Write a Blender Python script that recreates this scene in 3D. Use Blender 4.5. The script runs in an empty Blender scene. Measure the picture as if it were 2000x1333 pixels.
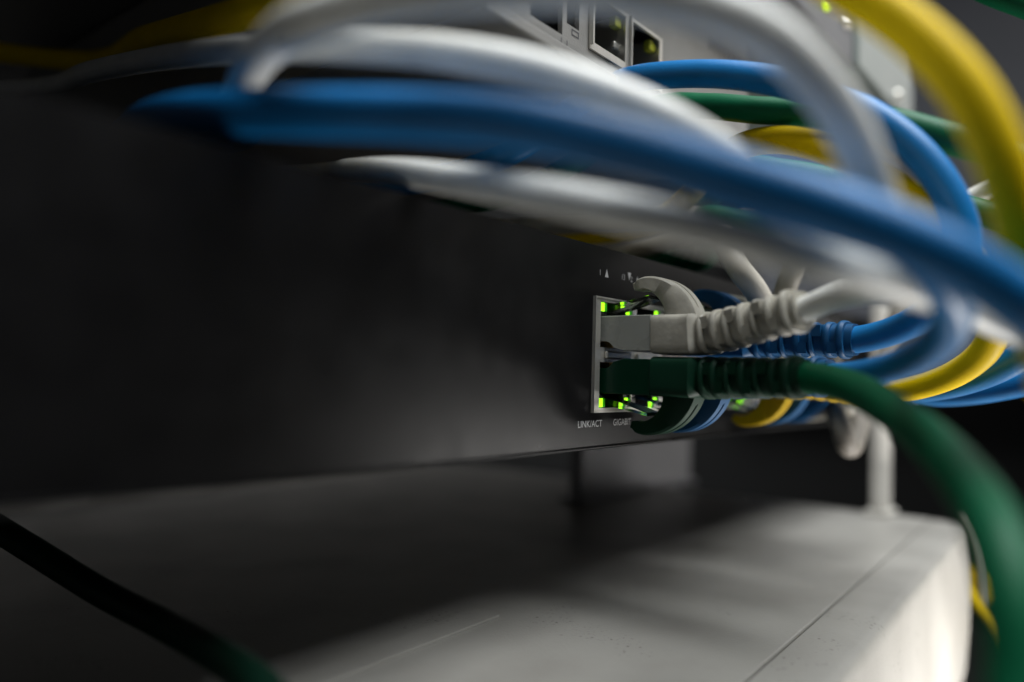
import bpy, bmesh, math, random
from mathutils import Vector, Matrix, Euler
random.seed(7)
R = math.radians
MM = 0.001
col = bpy.context.scene.collection
scene = bpy.context.scene

# ------------------------------------------------------------------ camera
FPX, CX, CY = 1500.0, 1000.0, 666.5          # focal length and centre in photograph pixels (2000 wide)
PITCH, ROLL = R(2.54), R(1.5)
CAM = Vector((0, 0, 0.30))
CROT = Matrix.Rotation(R(90) + PITCH, 3, 'X') @ Matrix.Rotation(ROLL, 3, 'Z')
FOCUS = 0.173
cd = bpy.data.cameras.new('camera')
cd.sensor_width = 36.0
cd.lens = 36.0 * FPX / 2000.0
cd.clip_start, cd.clip_end = 0.004, 50
cd.dof.use_dof = True
cd.dof.focus_distance = FOCUS
cd.dof.aperture_fstop = 27.0 / 6.6
cd.dof.aperture_blades = 9
cam = bpy.data.objects.new('camera', cd)
col.objects.link(cam)
cam.location = CAM
cam.rotation_euler = CROT.to_euler()
scene.camera = cam

# ------------------------------------------------------------------ world, lamps, added fills, exposure
w = bpy.data.worlds.new('World')
scene.world = w
w.use_nodes = True
bg = w.node_tree.nodes['Background']
bg.inputs[0].default_value = (0.92, 0.96, 1.0, 1)
bg.inputs[1].default_value = 0.020

def area(name, loc, target, size, power, colr, sy=None):
    l = bpy.data.lights.new(name, 'AREA')
    l.energy, l.color = power, colr
    l.shape = 'RECTANGLE'
    l.size, l.size_y = size, sy or size
    o = bpy.data.objects.new(name, l)
    col.objects.link(o)
    o.location = Vector(loc)
    o.rotation_euler = (Vector(target) - Vector(loc)).to_track_quat('-Z', 'Y').to_euler()
    return o

area('ceiling_lamp', (0.205, 0.04, 0.82), (0.05, 0.14, 0.30), 0.44, 8.0, (0.96, 0.99, 1.0), 0.46)
area('back_lamp', (1.00, 0.88, 0.78), (0.08, 0.18, 0.27), 0.60, 1.8, (1.0, 0.97, 0.93))
area('floor_fill', (0.24, 0.19, 0.12), (0.13, 0.23, 0.19), 0.10, 0.52, (1.0, 0.97, 0.93), 0.06).data.spread = R(120)  # added fill standing in for light off the lit floor
area('side_fill', (0.61, 0.26, 0.20), (0.05, 0.17, 0.27), 0.16, 0.60, (1.0, 0.97, 0.93), 0.06)  # added fill for the sheen low on the switch panel
area('gap_fill', (-0.110, 0.520, 0.276), (0.08, 0.26, 0.250), 0.60, 0.018, (1.0, 0.97, 0.92), 0.010)  # added hidden fill, imitates light leaking in through the back gap
area('strip_fill', (-0.160, 0.330, 0.276), (-0.26, 0.42, 0.250), 0.26, 0.012, (1.0, 0.97, 0.92), 0.008)  # added hidden fill that lights the slats
vs = scene.view_settings
vs.view_transform = 'Standard'
vs.look = 'None'
vs.exposure = 0.0
vs.gamma = 1.0
scene.cycles.use_denoising = True
scene.cycles.max_bounces = 8
scene.cycles.sample_clamp_indirect = 4.0

# ------------------------------------------------------------------ placing: pixel + depth (mm) -> point; panel frame -> point
def bp(u, v, z):
    z = z * MM
    return CAM + CROT @ Vector(((u - CX) / FPX * z, -(v - CY) / FPX * z, -z))

vp = CROT @ Vector(((2220 - CX) / FPX, -(765 - CY) / FPX, -1))
THETA = math.atan2(vp.x, vp.y)                       # the switch front recedes in this direction
D = Vector((math.sin(THETA), math.cos(THETA), 0))    # along the front, to the right and away
N = Vector((math.cos(THETA), -math.sin(THETA), 0))   # out of the front
UP = Vector((0, 0, 1))
P0 = bp(1157, 692, 172)                              # left end of the jack block, mid height
RZ = math.pi / 2 - THETA

def sw(s, t, h):
    return P0 + D * (s * MM) + N * (t * MM) + UP * (h * MM)

# ------------------------------------------------------------------ materials
def mat(name, rgb, rough=0.5, metal=0.0, spec=0.5, bump=0.0, bscale=800, var=0.06, vscale=120, trans=0.0, sss=0.0,
        emit=None, estr=0.0, coat=0.0):
    m = bpy.data.materials.new(name)
    m.use_nodes = True
    nt = m.node_tree
    b = nt.nodes['Principled BSDF']
    b.inputs['Roughness'].default_value = rough
    b.inputs['Metallic'].default_value = metal
    b.inputs['Specular IOR Level'].default_value = spec
    b.inputs['Transmission Weight'].default_value = trans
    b.inputs['Coat Weight'].default_value = coat
    if sss:
        b.inputs['Subsurface Weight'].default_value = sss
        b.inputs['Subsurface Radius'].default_value = (1, 0.9, 0.75)
        b.inputs['Subsurface Scale'].default_value = 0.0012
    tc = nt.nodes.new('ShaderNodeTexCoord')
    nz = nt.nodes.new('ShaderNodeTexNoise')
    nz.inputs['Scale'].default_value = vscale
    nz.inputs['Detail'].default_value = 6
    nt.links.new(tc.outputs['Object'], nz.inputs['Vector'])
    rp = nt.nodes.new('ShaderNodeValToRGB')
    lo = [max(0, c * (1 - var)) for c in rgb]
    hi = [min(1, c * (1 + var)) for c in rgb]
    rp.color_ramp.elements[0].position = 0.35
    rp.color_ramp.elements[1].position = 0.65
    rp.color_ramp.elements[0].color = (*lo, 1)
    rp.color_ramp.elements[1].color = (*hi, 1)
    nt.links.new(nz.outputs['Fac'], rp.inputs['Fac'])
    nt.links.new(rp.outputs['Color'], b.inputs['Base Color'])
    mr = nt.nodes.new('ShaderNodeMapRange')
    mr.inputs['To Min'].default_value = max(0.02, rough - 0.07)
    mr.inputs['To Max'].default_value = min(1, rough + 0.07)
    nt.links.new(nz.outputs['Fac'], mr.inputs['Value'])
    nt.links.new(mr.outputs['Result'], b.inputs['Roughness'])
    if bump:
        n2 = nt.nodes.new('ShaderNodeTexNoise')
        n2.inputs['Scale'].default_value = bscale
        n2.inputs['Detail'].default_value = 4
        nt.links.new(tc.outputs['Object'], n2.inputs['Vector'])
        bn = nt.nodes.new('ShaderNodeBump')
        bn.inputs['Strength'].default_value = bump
        bn.inputs['Distance'].default_value = 0.0002
        nt.links.new(n2.outputs['Fac'], bn.inputs['Height'])
        nt.links.new(bn.outputs['Normal'], b.inputs['Normal'])
    if emit:
        b.inputs['Emission Color'].default_value = (*emit, 1)
        b.inputs['Emission Strength'].default_value = estr
    return m

M = {}
M['white'] = mat('white_pvc', (0.74, 0.74, 0.71), 0.42, spec=0.4, bump=0.25, bscale=1500, sss=0.15)
M['beige'] = mat('beige_pvc', (0.42, 0.39, 0.34), 0.42, bump=0.25, bscale=1500, var=0.1)
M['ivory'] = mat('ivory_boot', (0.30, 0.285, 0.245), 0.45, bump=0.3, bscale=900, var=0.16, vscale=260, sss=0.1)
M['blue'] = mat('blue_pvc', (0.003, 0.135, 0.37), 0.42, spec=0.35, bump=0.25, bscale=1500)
M['yellow'] = mat('yellow_pvc', (0.74, 0.51, 0.0), 0.55, spec=0.12, bump=0.25, bscale=1500)
M['green'] = mat('green_pvc', (0.0, 0.085, 0.034), 0.5, spec=0.2, bump=0.25, bscale=1500)
M['shadegreen'] = mat('shaded_green_pvc', (0.002, 0.018, 0.010), 0.5, spec=0.2)  # green jacket with the shade put into its colour
M['darkbeige'] = mat('dark_beige_pvc', (0.16, 0.145, 0.125), 0.55, spec=0.25)  # beige jacket in one even, darker tone
M['black'] = mat('black_powder_coat', (0.004, 0.0039, 0.0041), 0.30, spec=0.12, bump=0.06, bscale=2600, var=0.1)
M['dark'] = mat('black_plastic', (0.010, 0.010, 0.011), 0.5)
M['steel'] = mat('tin_plated_steel', (0.62, 0.60, 0.55), 0.32, metal=0.75, bump=0.15, bscale=600, var=0.12)
M['gold'] = mat('gold_contact', (0.75, 0.52, 0.20), 0.3, metal=1.0)
M['clear'] = mat('clear_polycarbonate', (0.93, 0.94, 0.92), 0.08, trans=1.0, var=0.0, spec=0.4)
M['milky'] = mat('milky_polycarbonate', (0.25, 0.255, 0.235), 0.28, var=0.05, sss=0.2)
M['greenplug'] = mat('green_polycarbonate', (0.0, 0.020, 0.009), 0.3)
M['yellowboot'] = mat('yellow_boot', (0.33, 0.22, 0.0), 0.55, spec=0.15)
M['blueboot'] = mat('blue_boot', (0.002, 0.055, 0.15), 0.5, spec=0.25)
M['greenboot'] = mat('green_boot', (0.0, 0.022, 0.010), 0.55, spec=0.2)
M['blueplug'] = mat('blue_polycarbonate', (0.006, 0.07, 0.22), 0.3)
M['yellowplug'] = mat('yellow_polycarbonate', (0.5, 0.36, 0.03), 0.3)
M['led'] = mat('lit_green_led', (0.1, 0.5, 0.02), 0.3, emit=(0.34, 1.0, 0.01), estr=2.0)
M['lens'] = mat('green_led_lens', (0.03, 0.28, 0.01), 0.15, emit=(0.04, 0.5, 0.0), estr=0.16)
M['amber'] = mat('unlit_olive_led', (0.30, 0.31, 0.03), 0.3)
M['unlit'] = mat('unlit_pale_led', (0.42, 0.40, 0.38), 0.3)
M['print'] = mat('grey_print', (0.34, 0.34, 0.34), 0.6)
M['darkprint'] = mat('dark_print', (0.04, 0.04, 0.045), 0.6)
M['router'] = mat('pale_grey_paint', (0.20, 0.195, 0.185), 0.5, bump=0.35, bscale=2400, var=0.05)
M['greydev'] = mat('mid_grey_paint', (0.09, 0.09, 0.095), 0.5, bump=0.3, bscale=2000)
M['greenish'] = mat('grey_green_plastic', (0.13, 0.15, 0.14), 0.35)
M['wall'] = mat('slate_grey_paint', (0.19, 0.20, 0.23), 0.7, bump=0.2, bscale=60, vscale=8)
M['shelf'] = mat('black_shelf_paint', (0.012, 0.012, 0.012), 0.6)
M['block'] = mat('light_grey_plastic', (0.42, 0.42, 0.44), 0.5)
M['post'] = mat('off_white_paint', (0.50, 0.48, 0.44), 0.45)
M['glowled'] = mat('lit_lime_led', (0.3, 0.4, 0.02), 0.3, emit=(0.55, 0.8, 0.02), estr=1.6)

def case_material():
    """cream plastic with dirt: specks and faint smears of their own shape"""
    m = mat('cream_plastic', (0.35, 0.337, 0.31), 0.42, bump=0.35, bscale=1500, var=0.05, vscale=60)
    nt = m.node_tree
    b = nt.nodes['Principled BSDF']
    base = b.inputs['Base Color'].links[0].from_socket
    tc = [n for n in nt.nodes if n.type == 'TEX_COORD'][0]
    def noise(sc, det, lo, hi):
        n = nt.nodes.new('ShaderNodeTexNoise')
        n.inputs['Scale'].default_value = sc
        n.inputs['Detail'].default_value = det
        nt.links.new(tc.outputs['Object'], n.inputs['Vector'])
        r = nt.nodes.new('ShaderNodeMapRange')
        r.inputs['From Min'].default_value, r.inputs['From Max'].default_value = lo, hi
        nt.links.new(n.outputs['Fac'], r.inputs['Value'])
        return r.outputs['Result']
    vo = nt.nodes.new('ShaderNodeTexVoronoi')
    vo.inputs['Scale'].default_value = 420
    nt.links.new(tc.outputs['Object'], vo.inputs['Vector'])
    vr = nt.nodes.new('ShaderNodeMapRange')
    vr.inputs['From Min'].default_value, vr.inputs['From Max'].default_value = 0.20, 0.10
    nt.links.new(vo.outputs['Distance'], vr.inputs['Value'])
    patch = noise(55, 3, 0.54, 0.66)
    fine = noise(900, 4, 0.56, 0.68)
    def math_(op, a, c):
        n = nt.nodes.new('ShaderNodeMath'); n.operation = op
        for i, x in enumerate((a, c)):
            if isinstance(x, float): n.inputs[i].default_value = x
            else: nt.links.new(x, n.inputs[i])
        return n.outputs[0]
    speck = math_('MULTIPLY', math_('MULTIPLY', vr.outputs['Result'], patch), 0.9)
    speck2 = math_('MULTIPLY', math_('MULTIPLY', fine, patch), 0.55)
    fac = math_('MAXIMUM', speck, speck2)
    smear = math_('MULTIPLY', noise(30, 7, 0.42, 0.72), 0.42)
    fac = math_('MAXIMUM', fac, smear)
    mx = nt.nodes.new('ShaderNodeMixRGB')
    mx.inputs['Color2'].default_value = (0.07, 0.06, 0.05, 1)
    nt.links.new(fac, mx.inputs['Fac'])
    nt.links.new(base, mx.inputs['Color1'])
    nt.links.new(mx.outputs['Color'], b.inputs['Base Color'])
    return m
M['case'] = case_material()

# ------------------------------------------------------------------ object helpers
def tag(o, label=None, cat=None, group=None, kind=None):
    if label: o['label'] = label
    if cat: o['category'] = cat
    if group: o['group'] = group
    if kind: o['kind'] = kind
    return o

def empty(name, loc, rz=0.0):
    o = bpy.data.objects.new(name, None)
    o.empty_display_size = 0.01
    col.objects.link(o)
    o.location = loc
    o.rotation_euler = (0, 0, rz)
    return o

def link(name, me, material, parent=None, smooth=False):
    if material is not None and not me.materials:
        me.materials.append(material)
    if smooth:
        for p in me.polygons: p.use_smooth = True
    o = bpy.data.objects.new(name, me)
    col.objects.link(o)
    o.parent = parent
    return o

def frombm(name, bm, material, parent=None, smooth=False):
    bmesh.ops.recalc_face_normals(bm, faces=bm.faces)
    me = bpy.data.meshes.new(name)
    bm.to_mesh(me)
    bm.free()
    return link(name, me, material, parent, smooth)

# local frame of things that share the switch's heading: (s, t, h) in mm -> (s, -t, h) m
def L(s, t, h):
    return Vector((s * MM, -t * MM, h * MM))

def bmbox(bm, s0, s1, t0, t1, h0, h1, bev=0.0, seg=2):
    vsx = [bm.verts.new(L(s, t, h)) for s in (s0, s1) for t in (t0, t1) for h in (h0, h1)]
    fs = [bm.faces.new([vsx[i] for i in q]) for q in ((0, 1, 3, 2), (4, 6, 7, 5), (0, 4, 5, 1), (2, 3, 7, 6), (0, 2, 6, 4), (1, 5, 7, 3))]
    if bev:
        es = list({e for f in fs for e in f.edges})
        bmesh.ops.bevel(bm, geom=es, offset=bev * MM, segments=seg, affect='EDGES', profile=0.5)

def box(name, dims, material, parent, bev=0.0, seg=2, smooth=False):
    bm = bmesh.new()
    bmbox(bm, *dims, bev=bev, seg=seg)
    return frombm(name, bm, material, parent, smooth)

def prism(name, poly, s0, s1, material, parent, flip=1, bev=0.0):
    """polygon in (t, h), extruded along s"""
    bm = bmesh.new()
    a = [bm.verts.new(L(s0, t, h * flip)) for t, h in poly]
    b = [bm.verts.new(L(s1, t, h * flip)) for t, h in poly]
    bm.faces.new(a); bm.faces.new(b[::-1])
    n = len(poly)
    for i in range(n):
        bm.faces.new((a[i], b[i], b[(i + 1) % n], a[(i + 1) % n]))
    if bev:
        bmesh.ops.bevel(bm, geom=list(bm.edges), offset=bev * MM, segments=2, affect='EDGES', profile=0.5)
    return frombm(name, bm, material, parent)

def plate(name, s0, s1, h0, h1, t, thick, holes, material, parent):
    """plate in the (s, h) plane with rectangular holes that have side walls"""
    ss = sorted({s0, s1, *[x for q in holes for x in q[:2]]})
    hh = sorted({h0, h1, *[x for q in holes for x in q[2:]]})
    solid = {}
    for i in range(len(ss) - 1):
        for j in range(len(hh) - 1):
            ms, mh = (ss[i] + ss[i + 1]) / 2, (hh[j] + hh[j + 1]) / 2
            solid[i, j] = not any(q[0] < ms < q[1] and q[2] < mh < q[3] for q in holes)
    bm = bmesh.new()
    cache = {}
    def v(i, j, k):
        if (i, j, k) not in cache:
            cache[i, j, k] = bm.verts.new(L(ss[i], t - (thick if k else 0), hh[j]))
        return cache[i, j, k]
    for (i, j), s_ in solid.items():
        if not s_: continue
        for k in (0, 1):
            bm.faces.new((v(i, j, k), v(i + 1, j, k), v(i + 1, j + 1, k), v(i, j + 1, k)))
        for di, dj, e in ((-1, 0, ((i, j), (i, j + 1))), (1, 0, ((i + 1, j), (i + 1, j + 1))), (0, -1, ((i, j), (i + 1, j))), (0, 1, ((i, j + 1), (i + 1, j + 1)))):
            if not solid.get((i + di, j + dj), False):
                (a, b), (c, d) = e
                bm.faces.new((v(a, b, 0), v(c, d, 0), v(c, d, 1), v(a, b, 1)))
    return frombm(name, bm, material, parent)

def catmull(pts, step=1.2 * MM):
    P = [2 * pts[0] - pts[1]] + list(pts) + [2 * pts[-1] - pts[-2]]
    out = []
    for i in range(1, len(P) - 2):
        p0, p1, p2, p3 = P[i - 1:i + 3]
        t0 = 0.0
        t1 = t0 + max((p1 - p0).length, 1e-9) ** 0.5
        t2 = t1 + max((p2 - p1).length, 1e-9) ** 0.5
        t3 = t2 + max((p3 - p2).length, 1e-9) ** 0.5
        n = max(2, int((p2 - p1).length / step))
        for k in range(n):
            t = t1 + (t2 - t1) * k / n
            a1 = p0 * ((t1 - t) / (t1 - t0)) + p1 * ((t - t0) / (t1 - t0))
            a2 = p1 * ((t2 - t) / (t2 - t1)) + p2 * ((t - t1) / (t2 - t1))
            a3 = p2 * ((t3 - t) / (t3 - t2)) + p3 * ((t - t2) / (t3 - t2))
            b1 = a1 * ((t2 - t) / (t2 - t0)) + a2 * ((t - t0) / (t2 - t0))
            b2 = a2 * ((t3 - t) / (t3 - t1)) + a3 * ((t - t1) / (t3 - t1))
            out.append(b1 * ((t2 - t) / (t2 - t1)) + b2 * ((t - t1) / (t2 - t1)))
    out.append(P[-2].copy())
    return out

def frames(pts, side):
    fr = []
    prev = None
    for i, p in enumerate(pts):
        tg = (pts[min(i + 1, len(pts) - 1)] - pts[max(i - 1, 0)]).normalized()
        x = side if prev is None else prev
        x = (x - tg * x.dot(tg))
        if x.length < 1e-6: x = tg.orthogonal()
        x.normalize()
        prev = x
        fr.append((p, x, tg.cross(x).normalized(), tg))
    return fr

def sweep(bm, fr, size, nseg=20, closed=True):
    """size(i) -> (half width, half height, superellipse power), metres"""
    rings = []
    for i, (p, x, y, tg) in enumerate(fr):
        hw, hh, pw = size(i)
        ring = []
        for k in range(nseg):
            a = 2 * math.pi * (k + 0.5) / nseg
            c, s = math.cos(a), math.sin(a)
            cx = math.copysign(abs(c) ** (2 / pw), c) * hw
            sy = math.copysign(abs(s) ** (2 / pw), s) * hh
            ring.append(bm.verts.new(p + x * cx + y * sy))
        rings.append(ring)
    for a, b in zip(rings, rings[1:]):
        for k in range(nseg):
            bm.faces.new((a[k], a[(k + 1) % nseg], b[(k + 1) % nseg], b[k]))
    if closed:
        bm.faces.new(rings[0][::-1]); bm.faces.new(rings[-1])

def tube(name, pts, r, material, parent=None, local=None):
    if local is not None:
        pts = [local @ p for p in pts]
    org = Vector((0, 0, 0))
    if parent is None:
        org = pts[0].copy()
        pts = [p - org for p in pts]
    fr = frames(catmull(pts), Vector((0, 0, 1)))
    bm = bmesh.new()
    sweep(bm, fr, lambda i: (r * MM, r * MM, 2), 24)
    o = frombm(name, bm, material, parent, True)
    if parent is None: o.location = org
    return o

# ------------------------------------------------------------------ text printed on faces
def text_mesh(body, size, sx=1.0, align='CENTER'):
    c = bpy.data.curves.new('print', 'FONT')
    c.body, c.size, c.align_x, c.align_y = body, size * MM, align, 'CENTER'
    c.space_character = 1.02
    o = bpy.data.objects.new('print', c)
    col.objects.link(o)
    dg = bpy.context.evaluated_depsgraph_get()
    me = bpy.data.meshes.new_from_object(o.evaluated_get(dg))
    bpy.data.objects.remove(o)
    for v in me.vertices: v.co.x *= sx
    me.materials.clear()
    return me

def printed(name, body, s, h, size, parent, material, sx=1.0, t=0.0):
    o = link(name, text_mesh(body, size, sx), material, parent)
    o.location = L(s, t + 0.04, h)
    o.rotation_euler = (R(90), 0, 0)
    return o

def flat_poly(name, pts, parent, material, t=0.04):
    bm = bmesh.new()
    bm.faces.new([bm.verts.new(L(s, t, h)) for s, h in pts])
    return frombm(name, bm, material, parent)

# ================================================================== the setting
zs = bp(1090, 1230, 172).z                                   # top of the cream case
floor = box('shelf', (-900, 900, -900, 900, -4, 0), M['shelf'], None)
floor.location = Vector((0.05, 0.25, zs - 0.238)); floor.rotation_euler = (0, 0, RZ)
tag(floor, 'black shelf under the cream case', kind='structure')
wl = box('wall', (-650, 650, -12, 0, -15, 900), M['wall'], None)
wl.location = Vector((0.98, 0.98, CAM.z + 0.04)); wl.rotation_euler = (0, 0, R(-6))
tag(wl, 'slate grey wall far behind on the right', kind='structure')

bk = box('backdrop', (-1500, 1500, -12, 0, -900, 1400), M['shelf'], None)  # black sheet added to hide the world light behind the scene
bk.location = Vector((0.0, 1.30, CAM.z))
tag(bk, 'black backdrop sheet added to keep the background dark', kind='structure')

# ================================================================== the cream case under the switch
CASE_A = R(36.5)
c_d = Vector((math.sin(CASE_A), math.cos(CASE_A), 0))
corner = bp(1896, 1012, 322); corner.z = zs
case = empty('cream_case', Vector((corner.x, corner.y, zs - 0.238)), math.pi / 2 - CASE_A)
tag(case, 'cream plastic equipment case with a bright front, lying under the black switch', 'case')
LEN, DEP, HT = 560, 385, 238
# top cover ends at a seam 14 mm behind the front; local s runs to the right end at 0, t = 0 at the front
def bezel_profile():
    return [(-13.6, 0), (-13.6, 238), (-3.2, 238.0), (-1.5, 237.4), (-0.5, 236.3), (0.0, 234.2), (0.8, 224), (1.2, 212), (0.6, 196), (-0.8, 180), (-4, 164), (-6, 140), (-6, 0)]
bm = bmesh.new()
prof = bezel_profile()
def ring_at(s, inset):
    out = []
    for t, h in prof:
        tt = t if t <= -13 else t - inset * (0.9)
        hh = h if h < 180 else h - inset * 0.45 * (1 if h > 230 else 0.3)
        out.append(bm.verts.new(L(s, tt, hh)))
    return out
rings = [ring_at(s, i) for s, i in ((-LEN, 0), (-5.0, 0), (-2.8, 0.5), (-1.2, 1.6), (-0.3, 3.2), (0, 5.2))]
npf = len(prof)
for a, b in zip(rings, rings[1:]):
    for k in range(npf):
        bm.faces.new((a[k], b[k], b[(k + 1) % npf], a[(k + 1) % npf]))
bm.faces.new(rings[0]); bm.faces.new(rings[-1][::-1])
bz = frombm('front_bezel', bm, M['case'], case, True)
try:
    bz.data.set_sharp_from_angle(angle=R(50))
except Exception: pass
box('top_cover', (-LEN, -1.5, -DEP, -14.6, 0.2, 237.8), M['case'], case, bev=0.5, seg=2)
# raised rib on the cover: its end lies where the rib fades in the photograph
cinv = (Matrix.Translation(case.location) @ Matrix.Rotation(math.pi / 2 - CASE_A, 4, 'Z')).inverted()
re = bp(935, 1193, 184); re.z = zs
rl = cinv @ re
rs, rt = rl.x / MM, -rl.y / MM
bm = bmesh.new()
bmbox(bm, -LEN + 20, rs, rt - 1.0, rt + 6.5, 237.2, 238.45, bev=0.3, seg=3)
frombm('raised_rib', bm, M['case'], case)

# ================================================================== the black switch
switch = empty('network_switch', P0, RZ)
tag(switch, 'black rack network switch with a double row of ports, above the cream case', 'network switch')
S0, S1, H0, H1 = -150, 286, -20.6, 24.6
PITCHP = 14.0
GAP = 8.0
def port_s(k): return 9.5 + PITCHP * k + (GAP if k >= 6 else 0)
blocks = [(0.0, 6 * PITCHP + 5.0), (6 * PITCHP + GAP, 12 * PITCHP + GAP + 5.0)]
plate('front_panel', S0, S1, H0, H1, 0, 1.2, [(a, b, -13.1, 13.1) for a, b in blocks], M['black'], switch)
bm = bmesh.new()
bmbox(bm, S0, S1, -260, -18, H0, H1)
frombm('chassis', bm, M['black'], switch)
bm = bmesh.new()
for q in ((S0, S1, -18, -1.2, H1 - 1, H1), (S0, S1, -18, -1.2, H0, H0 + 1), (S0, S0 + 1, -18, -1.2, H0 + 1, H1 - 1), (S1 - 1, S1, -18, -1.2, H0 + 1, H1 - 1)):
    bmbox(bm, *q)
frombm('front_rim', bm, M['black'], switch)
bm = bmesh.new()
bmbox(bm, S0, S1, -1.0, 0.7, H0 - 0.7, H0 - 0.02, bev=0.25)
frombm('bottom_lip', bm, M['black'], switch)
for bi, (a, b) in enumerate(blocks):
    ks = range(bi * 6, bi * 6 + 6)
    holes = []
    for k in ks:
        c = port_s(k)
        for (h0, h1) in ((1.7, 12.1), (-12.1, -1.7)):
            holes.append((c - (7.2 if k == bi * 6 else 6.75), c + 6.75, h0, h1))
    plate('jack_shield', a, b, -13.1, 13.1, 0.55, 0.4, holes, M['steel'], switch)
    # folded rim that frames the block
    bm = bmesh.new()
    for q in ((a - 0.15, a + 0.25, -4, 0.85, -13.1, 13.1), (b - 0.35, b + 0.05, -4, 1.05, -13.1, 13.1), (a + .25, b - .35, -4, 0.8, 12.75, 13.12), (a + .25, b - .35, -4, 0.8, -13.12, -12.75)):
        bmbox(bm, *q)
    frombm('shield_rim', bm, M['steel'], switch)
    # bent tongues between the two rows
    bm = bmesh.new()
    for k in ks:
        c = port_s(k)
        bmbox(bm, c - 5.6, c + 5.6, 0.6, 1.5, -0.9, 0.9, bev=0.4)
    frombm('ground_spring', bm, M['steel'], switch)
    # plastic insert with a cavity per port
    bm = bmesh.new()
    bmbox(bm, a + .4, b - .4, -17, -15.6, -13, 13)
    for k in ks:
        c = port_s(k)
        for sg in (-1, 1):
            bmbox(bm, c + sg * 6.9 - .09 * sg - .06, c + sg * 6.9 - .09 * sg + .06, -15.6, 0.1, -13, 13)
            for f in (1, -1):
                hs = sorted((9.2 * f, 9.75 * f))
                bmbox(bm, c + sg * 5.5 - 1.22, c + sg * 5.5 + 1.22, -15.6, -0.15, *hs)
                hs = sorted((9.75 * f, 12.0 * f))
                bmbox(bm, c + sg * 5.5 - 1.22, c + sg * 5.5 + 1.22, -15.6, -2.6, *hs)
    bmbox(bm, a + .4, b - .4, -15.6, 0.1, -1.65, 1.65)
    frombm('jack_insert', bm, M['dark'], switch)
    for k in ks:
        c = port_s(k)
        for f in (1, -1):
            for sg in (-1, 1):
                lit = not (k in (1, 2) and sg == -1) and k in (0, 1, 2, 3, 5, 8)
                hs = sorted((9.9 * f, 11.9 * f))
                if lit:
                    box('led', (c + sg * 5.5 - 1.15, c + sg * 5.5 + 0.25, 0.12, 0.36, *hs), M['led'], switch, bev=0.1)
                    box('led_body', (c + sg * 5.5 - 1.15, c + sg * 5.5 + 0.25, -2.5, 0.10, *hs), M['dark'], switch)
                    box('led_lens', (c + sg * 5.5 + 0.28, c + sg * 5.5 + 1.15, -2.5, 0.42, *hs), M['lens'], switch, bev=0.12)
                else:
                    box('led_lens', (c + sg * 5.5 - 1.15, c + sg * 5.5 + 1.15, -2.5, 0.2, *hs), M['unlit'], switch, bev=0.2)
def pp(u, v, t=0.0):
    """(s, h) on the switch panel, or t mm in front of it, seen at a pixel"""
    o, d = CAM, CROT @ Vector(((u - CX) / FPX, -(v - CY) / FPX, -1))
    k = (P0 + N * (t * MM) - o).dot(N) / d.dot(N)
    q = o + d * k - P0
    return q.dot(D) / MM, q.dot(UP) / MM
s, h = pp(1152.5, 829); printed('printed_text', 'LINK/ACT', s, h, 2.15, switch, M['print'], 1.02)
s, h = pp(1215, 825); printed('printed_text', 'GIGABIT', s, h, 2.15, switch, M['print'], 0.98)
for k in range(12):
    s1, h1 = pp(1172, 533); s2, h2 = pp(1185, 534)
    s3, h3 = pp(1217, 543); s4, h4 = pp(1229, 541)
    off = port_s(k) - port_s(0)
    printed('printed_text', str(k + 1), s1 + off, h1, 1.9, switch, M['print'], 0.9)
    flat_poly('printed_arrow', [(s2 + off - .75, h2 - .95), (s2 + off + .75, h2 - .95), (s2 + off, h2 + .95)], switch, M['print'])
    printed('printed_text', str(k + 13), s3 + off, h3 + 0.1, 1.9, switch, M['print'], 0.85)
    flat_poly('printed_arrow', [(s4 + off - .75, h4 + .95), (s4 + off, h4 - .95), (s4 + off + .75, h4 + .95)], switch, M['print'])

# ================================================================== the pale router above it
router = empty('pale_router', sw(0, 0, 0), RZ)
tag(router, 'pale grey router with empty metal framed ports, above the cables', 'router')
RB, RT = 63.5, 105.0
def rp_(u, v): return pp(u, v)
pl, pb = rp_(1148, 96)                       # lower left corner of the first framed port
p2 = pl + 17.6
ph = 14.2
holes = [(pl, pl + 33.5, pb, pb + ph)]
lp0, lpb = rp_(1036, 22)[0], rp_(1097, 68)[1]
lp1 = rp_(1098, 68)[0]
holes.append((lp0, lp1, lpb, lpb + 15))
sm0, smb = rp_(1107, 40); sm1 = rp_(1131, 55)[0]
holes.append((sm0, sm1, smb - 0.6, smb + 9))
plate('front_panel', -40, 86, RB, RT, 0, 1.2, holes, M['router'], router)
bm = bmesh.new()
bmbox(bm, -40, 86, -230, -20, RB, RT)
for q in ((-40, 86, -20, -1.2, RT - 1, RT), (-40, 86, -20, -1.2, RB, RB + 1), (-40, -39, -20, -1.2, RB + 1, RT - 1)): bmbox(bm, *q)
frombm('housing', bm, M['router'], router)
box('bottom_lip', (-40.3, 86, -0.5, 1.6, RB - 1.2, RB + 1.4), M['router'], router, bev=0.5)
bm = bmesh.new()
bmbox(bm, -39, 85, -19.5, -16, RB + 1.2, RT - 1.2)
frombm('dark_interior', bm, M['dark'], router)
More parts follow.
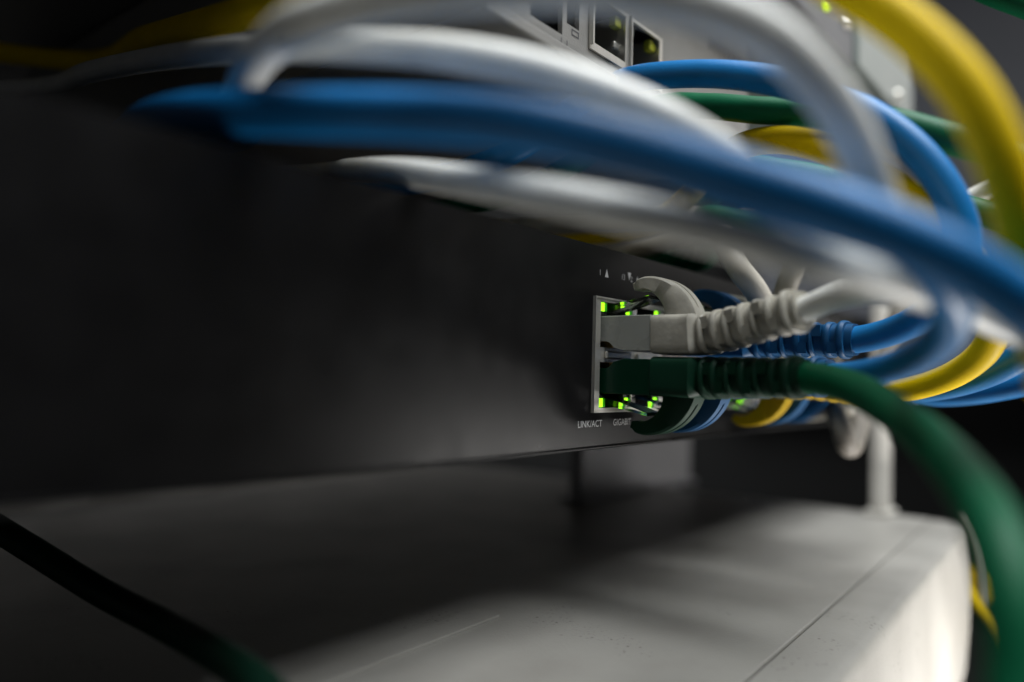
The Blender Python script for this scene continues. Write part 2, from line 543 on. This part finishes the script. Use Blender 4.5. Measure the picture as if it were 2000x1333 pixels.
for j in (0, 1):
    a = pl + (0.1 if j == 0 else 16.8); b = a + 16.5
    inner = (a + 1.7, b - 1.5, pb + 1.9, pb + ph - 1.0)
    plate('port_frame', a, b, pb + 0.15, pb + ph - 0.1, 0.6, 0.5, [inner], M['steel'], router)
    bm = bmesh.new()
    bmbox(bm, a + .05, a + .5, -8, 1.3, pb + .9, pb + ph - .15, bev=0.15)
    bmbox(bm, b - 1.1, b - .6, -12, 0.1, pb + .3, pb + ph - .15)
    frombm('port_side_wall', bm, M['steel'], router)
    box('spring_tab', (b - 3.6, b - 1.0, -2.2, -1.2, pb + 5.2, pb + 7.0), M['steel'], router, bev=0.35)
    box('led', (b - 4.2, b - 1.4, -2.6, -0.6, pb + ph - 3.9, pb + ph - 1.2), M['amber'], router, bev=0.3)
    box('led', (a + 2.0, a + 4.2, -2.6, -0.6, pb + ph - 3.9, pb + ph - 1.2), M['greenish'], router, bev=0.3)
# printed square, brackets and blurred lettering
def outline(name, pts, wd, parent, m, closed=True):
    bm = bmesh.new()
    n = len(pts)
    for i in range(n if closed else n - 1):
        (a, b), (c, d) = pts[i], pts[(i + 1) % n]
        ux, uy = c - a, d - b
        l = math.hypot(ux, uy); ux, uy = ux / l * wd / 2, uy / l * wd / 2
        q = [(a - ux - uy, b - uy + ux), (c + ux - uy, d + uy + ux), (c + ux + uy, d + uy - ux), (a - ux + uy, b - uy - ux)]
        bm.faces.new([bm.verts.new(L(x, 0.04 + 0.01 * i, y)) for x, y in q])
    return frombm(name, bm, m, parent)
a = rp_(1117, 58); b = rp_(1129, 66); c = rp_(1127, 79)
outline('printed_square', [(a[0], a[1]), (b[0] + .1, a[1]), (b[0] + .1, c[1] + .5), (a[0], c[1] + .5)], 0.32, router, M['darkprint'])
a = rp_(1035, 50); b = rp_(1096, 88)
outline('printed_bracket', [(lp0 - 8, b[1]), (b[0], b[1]), (b[0], b[1] + 1.6)], 0.25, router, M['darkprint'], False)
a = rp_(1107, 95)
outline('printed_bracket', [(a[0], a[1] + 1.6), (a[0], a[1]), (a[0] + 40, a[1])], 0.25, router, M['darkprint'], False)
# small glyph bars: lettering and vent slots right of the ports (too blurred to read)
for i in range(7):
    s_, h_ = rp_(1388 + 10 * i, 82 + 7.0 * i)
    flat_poly('vent_slot', [(s_ - .7, h_ - 2.2), (s_ + .7, h_ - 2.2), (s_ + .7, h_ + 2.0), (s_ - .7, h_ + 2.0)], router, M['darkprint'])

# ================================================================== grey device at the top with a green-grey end
up = empty('grey_rack_unit', sw(0, 0, 0), RZ)
tag(up, 'grey rack unit with a lit lime lamp, at the top behind the yellow arc', 'rack unit')
UT = 18.0  # overhang added to shade the router below
ub = pp(1720, 192, UT)[1]
ue, us = pp(1776, 150, UT)[0], pp(1668, 60, UT)[0]
box('housing', (-320, us - 0.2, -260, UT, ub, ub + 44), M['greydev'], up, bev=1.0)  # long left stretch added to shade the cables at the top left
box('end_cover', (us, ue, -200, UT + 1.5, ub, ub + 44), M['greenish'], up, bev=1.5)
def knob(name, u, v, r, m, t=UT):
    s_, h_ = pp(u, v, t)
    bm = bmesh.new()
    bmesh.ops.create_uvsphere(bm, u_segments=16, v_segments=10, radius=1.0, matrix=Matrix.Translation(L(s_, t + 0.3, h_)) @ Matrix.Diagonal((r * MM, r * 0.7 * MM, r * MM, 1)))
    return frombm(name, bm, m, up, True)
knob('screw', 1652, 45, 2.4, M['steel'])
knob('screw', 1752, 188, 2.6, M['steel'], UT + 1.5)
knob('indicator_lamp', 1612, 10, 1.8, M['glowled'])

# ================================================================== pale upright post on the far end of the case
foot = bp(1720, 992, 338)
post = empty('upright_post', Vector((foot.x, foot.y, zs)), RZ)
tag(post, 'off-white upright post standing on the far end of the cream case', 'post')
box('shaft', (-6.5, 6.5, -3, 3, 2.0, 92), M['post'], post, bev=1.2, seg=3)
box('foot_plate', (-9, 9, -5, 5, 0, 2.0), M['post'], post, bev=0.6)

# ================================================================== block that props the switch, and added pale slats imitating light through the back gap
SB = H0 - 0.75                                         # underside of the switch
zc = (zs - P0.z) / MM                                  # top of the case in the switch's frame
bl = empty('support_block', sw(206, -103, zc), RZ)
tag(bl, 'grey block standing on the cream case under the switch', 'block')
box('block_body', (-60, 48, -4, 4, 1.5, SB - zc - 0.1), M['block'], bl, bev=1.5, seg=3)
box('base_plate', (-62, 50, -7, 7, 0.05, 1.5), M['block'], bl, bev=0.4)
sl = empty('gap_light_strip', sw(40, -300, zc), RZ)
tag(sl, 'added pale slats imitating light in the gap along the back edge of the cream case', 'strip')
box('strip_base', (-150, 150, -4, 4, 0.05, 3), M['block'], sl, bev=0.4)
for i, (x_, w_) in enumerate(((-128, 9), (-108, 8), (-90, 9), (-58, 30), (-8, 26), (50, 20), (96, 24))):
    box('gap_light_slat', (x_ - w_ / 2, x_ + w_ / 2, -2, 2, 3.05, 15 + (i % 3)), M['block'], sl, bev=0.5)

# ================================================================== patch cables
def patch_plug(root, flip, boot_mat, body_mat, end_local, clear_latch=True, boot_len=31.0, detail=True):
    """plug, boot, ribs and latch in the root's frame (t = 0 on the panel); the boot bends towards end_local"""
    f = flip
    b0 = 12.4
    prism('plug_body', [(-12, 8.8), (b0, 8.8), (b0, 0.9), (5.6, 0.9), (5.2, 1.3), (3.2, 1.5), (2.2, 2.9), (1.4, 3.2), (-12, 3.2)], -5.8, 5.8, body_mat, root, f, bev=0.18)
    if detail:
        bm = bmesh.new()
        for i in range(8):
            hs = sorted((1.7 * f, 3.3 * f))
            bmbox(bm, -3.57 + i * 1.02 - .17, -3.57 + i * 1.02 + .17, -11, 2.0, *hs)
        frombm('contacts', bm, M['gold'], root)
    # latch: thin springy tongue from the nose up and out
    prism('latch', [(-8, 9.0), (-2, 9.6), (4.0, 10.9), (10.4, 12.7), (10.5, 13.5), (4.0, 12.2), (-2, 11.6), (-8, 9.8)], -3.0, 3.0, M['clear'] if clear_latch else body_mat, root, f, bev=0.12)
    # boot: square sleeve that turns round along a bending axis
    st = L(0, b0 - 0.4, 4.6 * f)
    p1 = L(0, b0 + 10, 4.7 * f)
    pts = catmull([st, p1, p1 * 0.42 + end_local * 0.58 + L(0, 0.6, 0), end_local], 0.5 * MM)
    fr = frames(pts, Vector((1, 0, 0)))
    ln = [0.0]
    for a, b in zip(pts, pts[1:]): ln.append(ln[-1] + (b - a).length / MM)
    tot = ln[-1]
    sq = 10.6
    def size(i):
        x = ln[i]
        if x < sq - 0.6:
            e = min(1, 0.9 + x * 0.25)
            return (6.0 * e * MM, 4.35 * e * MM, 7)
        k = min(1, (x - sq + 0.6) / 1.2)
        w_ = 6.0 + (3.75 - 6.0) * k; h_ = 4.35 + (3.55 - 4.35) * k
        tp = (x - sq) / max(1, tot - sq)
        w_ -= 0.35 * max(0, tp) * k
        return (w_ * MM, h_ * MM, 7 - 4.4 * k)
    bm = bmesh.new()
    sweep(bm, fr, size, 32)
    boot = frombm('boot', bm, boot_mat, root, True)
    try: boot.data.set_sharp_from_angle(angle=R(40))
    except Exception: pass
    # ribs, staggered bridges between them
    nr = 7 if tot > 26 else 5
    pit = (tot - sq - 0.4) / nr
    for r_ in range(nr):
        x0 = sq + 0.5 + r_ * pit
        x1 = x0 + pit * 0.60
        ii = [i for i in range(len(ln)) if x0 <= ln[i] <= x1]
        if len(ii) < 3: continue
        last = r_ == nr - 1
        def rs_(j, ii=ii, last=last, r_=r_):
            e = j / (len(ii) - 1)
            edge = 0.35 * (abs(2 * e - 1) ** 4)
            g = 4.95 - 0.10 * r_ + (0.35 if last else 0) - edge
            return (g * MM, (g - 0.35) * MM, 2.9)
        bm = bmesh.new()
        sweep(bm, [fr[i] for i in ii], rs_, 28)
        rb = frombm('rib', bm, boot_mat, root, True)
        rb.parent = boot
        try: rb.data.set_sharp_from_angle(angle=R(45))
        except Exception: pass
        if detail and r_ < nr - 1:
            i0 = ii[-1]; i1 = min(len(fr) - 1, i0 + max(2, int(pit * 0.40 / 0.5) + 1))
            sg = 1 if r_ % 2 == 0 else -1
            (p, x, y, tg), (p2_, x2, y2, tg2) = fr[i0], fr[i1]
            bm = bmesh.new()
            pl_ = []
            for (q, xx, yy) in ((p - tg * 0.3 * MM, x, y), (p2_ + tg2 * 0.3 * MM, x2, y2)):
                for a_, b_ in ((-4.6, -1.6 + 2.4 * sg), (4.6, -1.6 + 2.4 * sg), (4.6, 1.6 + 2.4 * sg), (-4.6, 1.6 + 2.4 * sg)):
                    pl_.append(bm.verts.new(q + xx * (a_ * 0.93 * MM) + yy * (b_ * 0.8 * MM)))
            for q in ((0, 1, 2, 3), (7, 6, 5, 4), (0, 4, 5, 1), (1, 5, 6, 2), (2, 6, 7, 3), (3, 7, 4, 0)): bm.faces.new([pl_[i] for i in q])
            br = frombm('bridge', bm, boot_mat, root); br.parent = boot
    # hook over the latch
    hp = catmull([L(0, 18.0, 7.6 * f), L(0, 17.4, 10.0 * f), L(0, 15.7, 12.9 * f), L(0, 12.6, 15.3 * f), L(0, 8.9, 16.3 * f), L(0, 6.0, 15.6 * f)], 0.5 * MM)
    hf = frames(hp, Vector((1, 0, 0)))
    n = len(hf)
    bm = bmesh.new()
    rings = []
    for i, (p, x, y, tg) in enumerate(hf):
        e = i / (n - 1)
        th = (2.7 * (1 - e) ** 1.3 + 1.15) * MM
        wd = (3.1 - 0.5 * e) * MM
        out = -1 if (y.dot(L(0, 1, 0.6 * f)) < 0) else 1        # outer side of the arch
        yo = y * out
        gv = (0.45 if 0.12 < e < 0.86 else 0.0) * MM
        if e > 0.96: th *= 0.75; wd *= 0.9
        prof_ = [(-wd, -th * .8), (-wd * .9, -th), (wd * .9, -th), (wd, -th * .8), (wd, th * .75), (wd * .85, th), (0.45 * MM, th), (0.3 * MM, th - gv), (-0.3 * MM, th - gv), (-0.45 * MM, th), (-wd * .85, th), (-wd, th * .75)]
        rings.append([bm.verts.new(p + x * a + yo * b) for a, b in prof_])
    for a, b in zip(rings, rings[1:]):
        for k in range(12): bm.faces.new((a[k], a[(k + 1) % 12], b[(k + 1) % 12], b[k]))
    bm.faces.new(rings[0]); bm.faces.new(rings[-1])
    hk = frombm('latch_hook', bm, boot_mat, root, True)
    hk.parent = boot
    try: hk.data.set_sharp_from_angle(angle=R(35))
    except Exception: pass

def plugged(name, label, k, row, jacket, boot_mat, body_mat, end, path, r=3.0, clear=True, detail=True, group=None):
    """a patch cable plugged into column k; end = where the boot ends (point), path = further points of the jacket"""
    f = 1 if row == 'top' else -1
    loc = sw(port_s(k), 0, 0)
    root = empty(name, loc, RZ)
    tag(root, label, 'patch cable', group)
    inv = (Matrix.Translation(loc) @ Matrix.Rotation(RZ, 4, 'Z')).inverted()
    el = inv @ end
    patch_plug(root, f, boot_mat, body_mat, el, clear, detail=detail)
    start = L(0, 26, 4.7 * f)
    st = el + (start - el) * 0.25
    tube('jacket', [st, el] + [inv @ p for p in path], r, jacket, root)
    return root

def loose(name, label, pts, r, m):
    o = tube(name, pts, r, m)
    return tag(o, label, 'cable')

# --- white cable of the first upper port: out to the right, round towards the lens and back left over the switch
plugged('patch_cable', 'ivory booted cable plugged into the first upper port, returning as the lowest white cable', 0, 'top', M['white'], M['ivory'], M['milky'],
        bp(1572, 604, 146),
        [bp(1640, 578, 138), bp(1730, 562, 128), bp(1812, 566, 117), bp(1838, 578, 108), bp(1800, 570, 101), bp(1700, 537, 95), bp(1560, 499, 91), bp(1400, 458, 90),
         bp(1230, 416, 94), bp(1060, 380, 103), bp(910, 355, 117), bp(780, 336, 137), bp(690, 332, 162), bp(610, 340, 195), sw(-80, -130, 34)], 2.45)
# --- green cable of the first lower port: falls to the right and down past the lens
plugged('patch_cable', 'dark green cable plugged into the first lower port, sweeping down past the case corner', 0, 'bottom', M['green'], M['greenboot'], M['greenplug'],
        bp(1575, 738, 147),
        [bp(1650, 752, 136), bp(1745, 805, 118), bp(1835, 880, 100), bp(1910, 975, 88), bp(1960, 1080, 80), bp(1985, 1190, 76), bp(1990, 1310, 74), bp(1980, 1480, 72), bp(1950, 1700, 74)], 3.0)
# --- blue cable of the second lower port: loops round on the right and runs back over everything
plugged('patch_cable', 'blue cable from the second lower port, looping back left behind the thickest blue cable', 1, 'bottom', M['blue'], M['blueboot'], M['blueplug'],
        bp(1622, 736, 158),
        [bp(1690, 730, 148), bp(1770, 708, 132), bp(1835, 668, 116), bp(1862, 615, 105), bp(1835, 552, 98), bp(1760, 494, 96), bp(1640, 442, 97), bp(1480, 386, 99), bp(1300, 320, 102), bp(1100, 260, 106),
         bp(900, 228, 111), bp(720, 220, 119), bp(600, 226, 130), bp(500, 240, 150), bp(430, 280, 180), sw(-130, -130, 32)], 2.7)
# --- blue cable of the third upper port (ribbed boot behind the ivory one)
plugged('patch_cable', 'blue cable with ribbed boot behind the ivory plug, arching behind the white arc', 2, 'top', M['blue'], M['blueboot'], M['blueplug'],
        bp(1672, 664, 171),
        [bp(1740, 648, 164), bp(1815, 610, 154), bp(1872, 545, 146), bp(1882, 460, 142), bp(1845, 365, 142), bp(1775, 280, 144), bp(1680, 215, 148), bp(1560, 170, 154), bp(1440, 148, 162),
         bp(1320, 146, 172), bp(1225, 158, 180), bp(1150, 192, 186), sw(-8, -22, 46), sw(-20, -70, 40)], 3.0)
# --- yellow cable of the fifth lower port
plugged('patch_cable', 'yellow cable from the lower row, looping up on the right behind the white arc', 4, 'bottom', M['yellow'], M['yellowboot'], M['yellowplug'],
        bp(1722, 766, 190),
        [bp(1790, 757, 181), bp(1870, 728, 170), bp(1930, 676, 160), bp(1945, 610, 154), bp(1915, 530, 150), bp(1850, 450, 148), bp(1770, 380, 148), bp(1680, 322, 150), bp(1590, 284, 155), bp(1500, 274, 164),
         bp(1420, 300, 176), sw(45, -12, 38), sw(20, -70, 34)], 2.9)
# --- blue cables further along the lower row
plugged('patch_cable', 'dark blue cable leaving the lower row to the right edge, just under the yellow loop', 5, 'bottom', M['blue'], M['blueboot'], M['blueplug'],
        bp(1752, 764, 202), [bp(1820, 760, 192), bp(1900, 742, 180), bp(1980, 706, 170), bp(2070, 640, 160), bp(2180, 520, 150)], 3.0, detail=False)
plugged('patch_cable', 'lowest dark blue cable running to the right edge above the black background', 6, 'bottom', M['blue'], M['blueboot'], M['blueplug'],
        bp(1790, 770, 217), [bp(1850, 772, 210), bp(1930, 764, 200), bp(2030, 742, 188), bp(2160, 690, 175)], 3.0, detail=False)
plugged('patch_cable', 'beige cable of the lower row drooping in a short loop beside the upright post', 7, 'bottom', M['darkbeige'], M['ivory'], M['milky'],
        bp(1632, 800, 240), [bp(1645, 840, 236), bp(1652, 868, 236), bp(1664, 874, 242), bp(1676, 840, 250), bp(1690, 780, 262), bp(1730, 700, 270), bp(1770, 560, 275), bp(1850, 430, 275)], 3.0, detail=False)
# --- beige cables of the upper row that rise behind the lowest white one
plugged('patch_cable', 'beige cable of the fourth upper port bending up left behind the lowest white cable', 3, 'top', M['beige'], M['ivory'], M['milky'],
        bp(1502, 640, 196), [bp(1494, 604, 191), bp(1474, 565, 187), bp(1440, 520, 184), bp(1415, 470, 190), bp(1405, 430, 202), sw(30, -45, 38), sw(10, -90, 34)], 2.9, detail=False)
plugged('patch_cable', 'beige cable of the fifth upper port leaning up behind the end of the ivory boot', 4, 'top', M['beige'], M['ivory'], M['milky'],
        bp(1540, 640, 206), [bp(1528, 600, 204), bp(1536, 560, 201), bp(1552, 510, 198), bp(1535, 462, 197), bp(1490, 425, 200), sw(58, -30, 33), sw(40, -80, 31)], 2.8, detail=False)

# --- cables that only pass through
loose('network_cable', 'thickest blue cable, crossing the whole picture in front',
      [bp(120, 330, 260), bp(230, 270, 185), bp(310, 229, 130), bp(440, 220, 109), bp(600, 221, 100), bp(800, 226, 95), bp(1000, 242, 91), bp(1200, 283, 89), bp(1400, 335, 87), bp(1600, 397, 86), bp(1780, 468, 85), bp(1900, 528, 85), bp(2010, 605, 86), bp(2130, 720, 90), bp(2220, 900, 96)], 3.25, M['blue'])
loose('network_cable', 'tall white arc rising over the router and falling on the right',
      [bp(200, 262, 290), bp(300, 246, 225), bp(385, 238, 180), bp(440, 215, 148), bp(472, 172, 126), bp(500, 120, 112), bp(545, 72, 102), bp(610, 40, 92), bp(740, 0, 88), bp(950, -26, 86), bp(1180, -24, 85), bp(1370, 10, 85), bp(1510, 75, 86), bp(1610, 175, 88), bp(1676, 290, 92), bp(1718, 410, 98), bp(1765, 500, 106), bp(1840, 570, 114), bp(1930, 620, 120), bp(2040, 668, 124), bp(2180, 720, 126)], 2.75, M['white'])
loose('network_cable', 'white cable in the middle, passing between the tall arc and the blue cables',
      [sw(-150, -190, 48), bp(60, 172, 215), bp(180, 140, 185), bp(330, 112, 158), bp(500, 96, 132), bp(680, 92, 114), bp(860, 102, 106), bp(1030, 132, 103), bp(1190, 182, 102), bp(1325, 243, 103), bp(1430, 312, 106), bp(1520, 405, 112), bp(1640, 480, 118), bp(1760, 530, 126), bp(1900, 560, 134), bp(2080, 580, 140)], 2.45, M['white'])
loose('network_cable', 'thick yellow arc falling along the right edge',
      [bp(1380, -150, 120), bp(1520, -90, 108), bp(1660, -20, 98), bp(1790, 70, 93), bp(1890, 180, 90), bp(1955, 310, 89), bp(1992, 440, 90), bp(2020, 580, 93), bp(2060, 760, 98)], 2.9, M['yellow'])
loose('network_cable', 'dim yellow cable in the dark at the top left',
      [sw(-160, -190, 78), bp(140, 118, 240), bp(290, 74, 195), bp(450, 34, 152), bp(600, -6, 130), bp(760, -70, 116), bp(950, -180, 106)], 3.0, M['yellow'])
loose('network_cable', 'green cable running level behind the white arc to the yellow arc',
      [sw(-5, -80, 36), sw(10, -25, 44), bp(1280, 214, 186), bp(1380, 208, 176), bp(1480, 216, 166), bp(1600, 222, 158), bp(1740, 240, 150), bp(1850, 270, 145), bp(1950, 300, 142), bp(2080, 340, 140)], 2.9, M['green'])
loose('network_cable', 'green cable lower behind the blue ones, showing left of the yellow arc',
      [sw(30, -70, 32), sw(62, -10, 32), bp(1420, 330, 196), bp(1530, 336, 190), bp(1680, 362, 184), bp(1820, 392, 178), bp(1930, 420, 172), bp(2060, 470, 168)], 3.0, M['green'])
loose('network_cable', 'dark teal green cable glimpsed between the blue and the lowest white cable',
      [sw(50, -60, 30), sw(66, -6, 30), bp(1380, 425, 196), bp(1480, 438, 190), bp(1600, 456, 186), bp(1720, 500, 182), bp(1850, 560, 178), bp(2050, 620, 170)], 3.0, M['green'])
loose('network_cable', 'white cable tip seen between the blue arch and the yellow arc',
      [bp(1790, 440, 205), bp(1880, 396, 200), bp(1940, 366, 196), bp(2010, 330, 192), bp(2120, 280, 188)], 2.4, M['white'])
loose('network_cable', 'green cable clipped by the top right corner',
      [bp(1850, -60, 190), bp(1930, -18, 185), bp(2010, 12, 180), bp(2120, 60, 176)], 3.0, M['green'])
loose('network_cable', 'shade-darkened green cable hanging loose across the lower left corner',
      [bp(-200, 930, 190), bp(-60, 1000, 178), bp(60, 1072, 170), bp(190, 1152, 160), bp(310, 1214, 145), bp(420, 1275, 128), bp(520, 1355, 112), bp(620, 1480, 100), bp(720, 1650, 94)], 2.9, M['shadegreen'])
loose('network_cable', 'yellow cable with a kink behind the right end of the case',
      [bp(1840, 1090, 400), bp(1900, 1122, 390), bp(1952, 1136, 380), bp(1940, 1165, 378), bp(1890, 1140, 385)], 3.6, M['yellow'])
loose('network_cable', 'yellow cable slanting down behind the right end of the case',
      [bp(1870, 1120, 380), bp(1912, 1176, 372), bp(1950, 1222, 365), bp(1990, 1300, 360)], 2.8, M['yellow'])
loose('network_cable', 'beige cable dropping behind the right end of the case',
      [bp(1890, 1000, 385), bp(1915, 1055, 380), bp(1925, 1095, 376), bp(1930, 1180, 372)], 2.6, M['beige'])
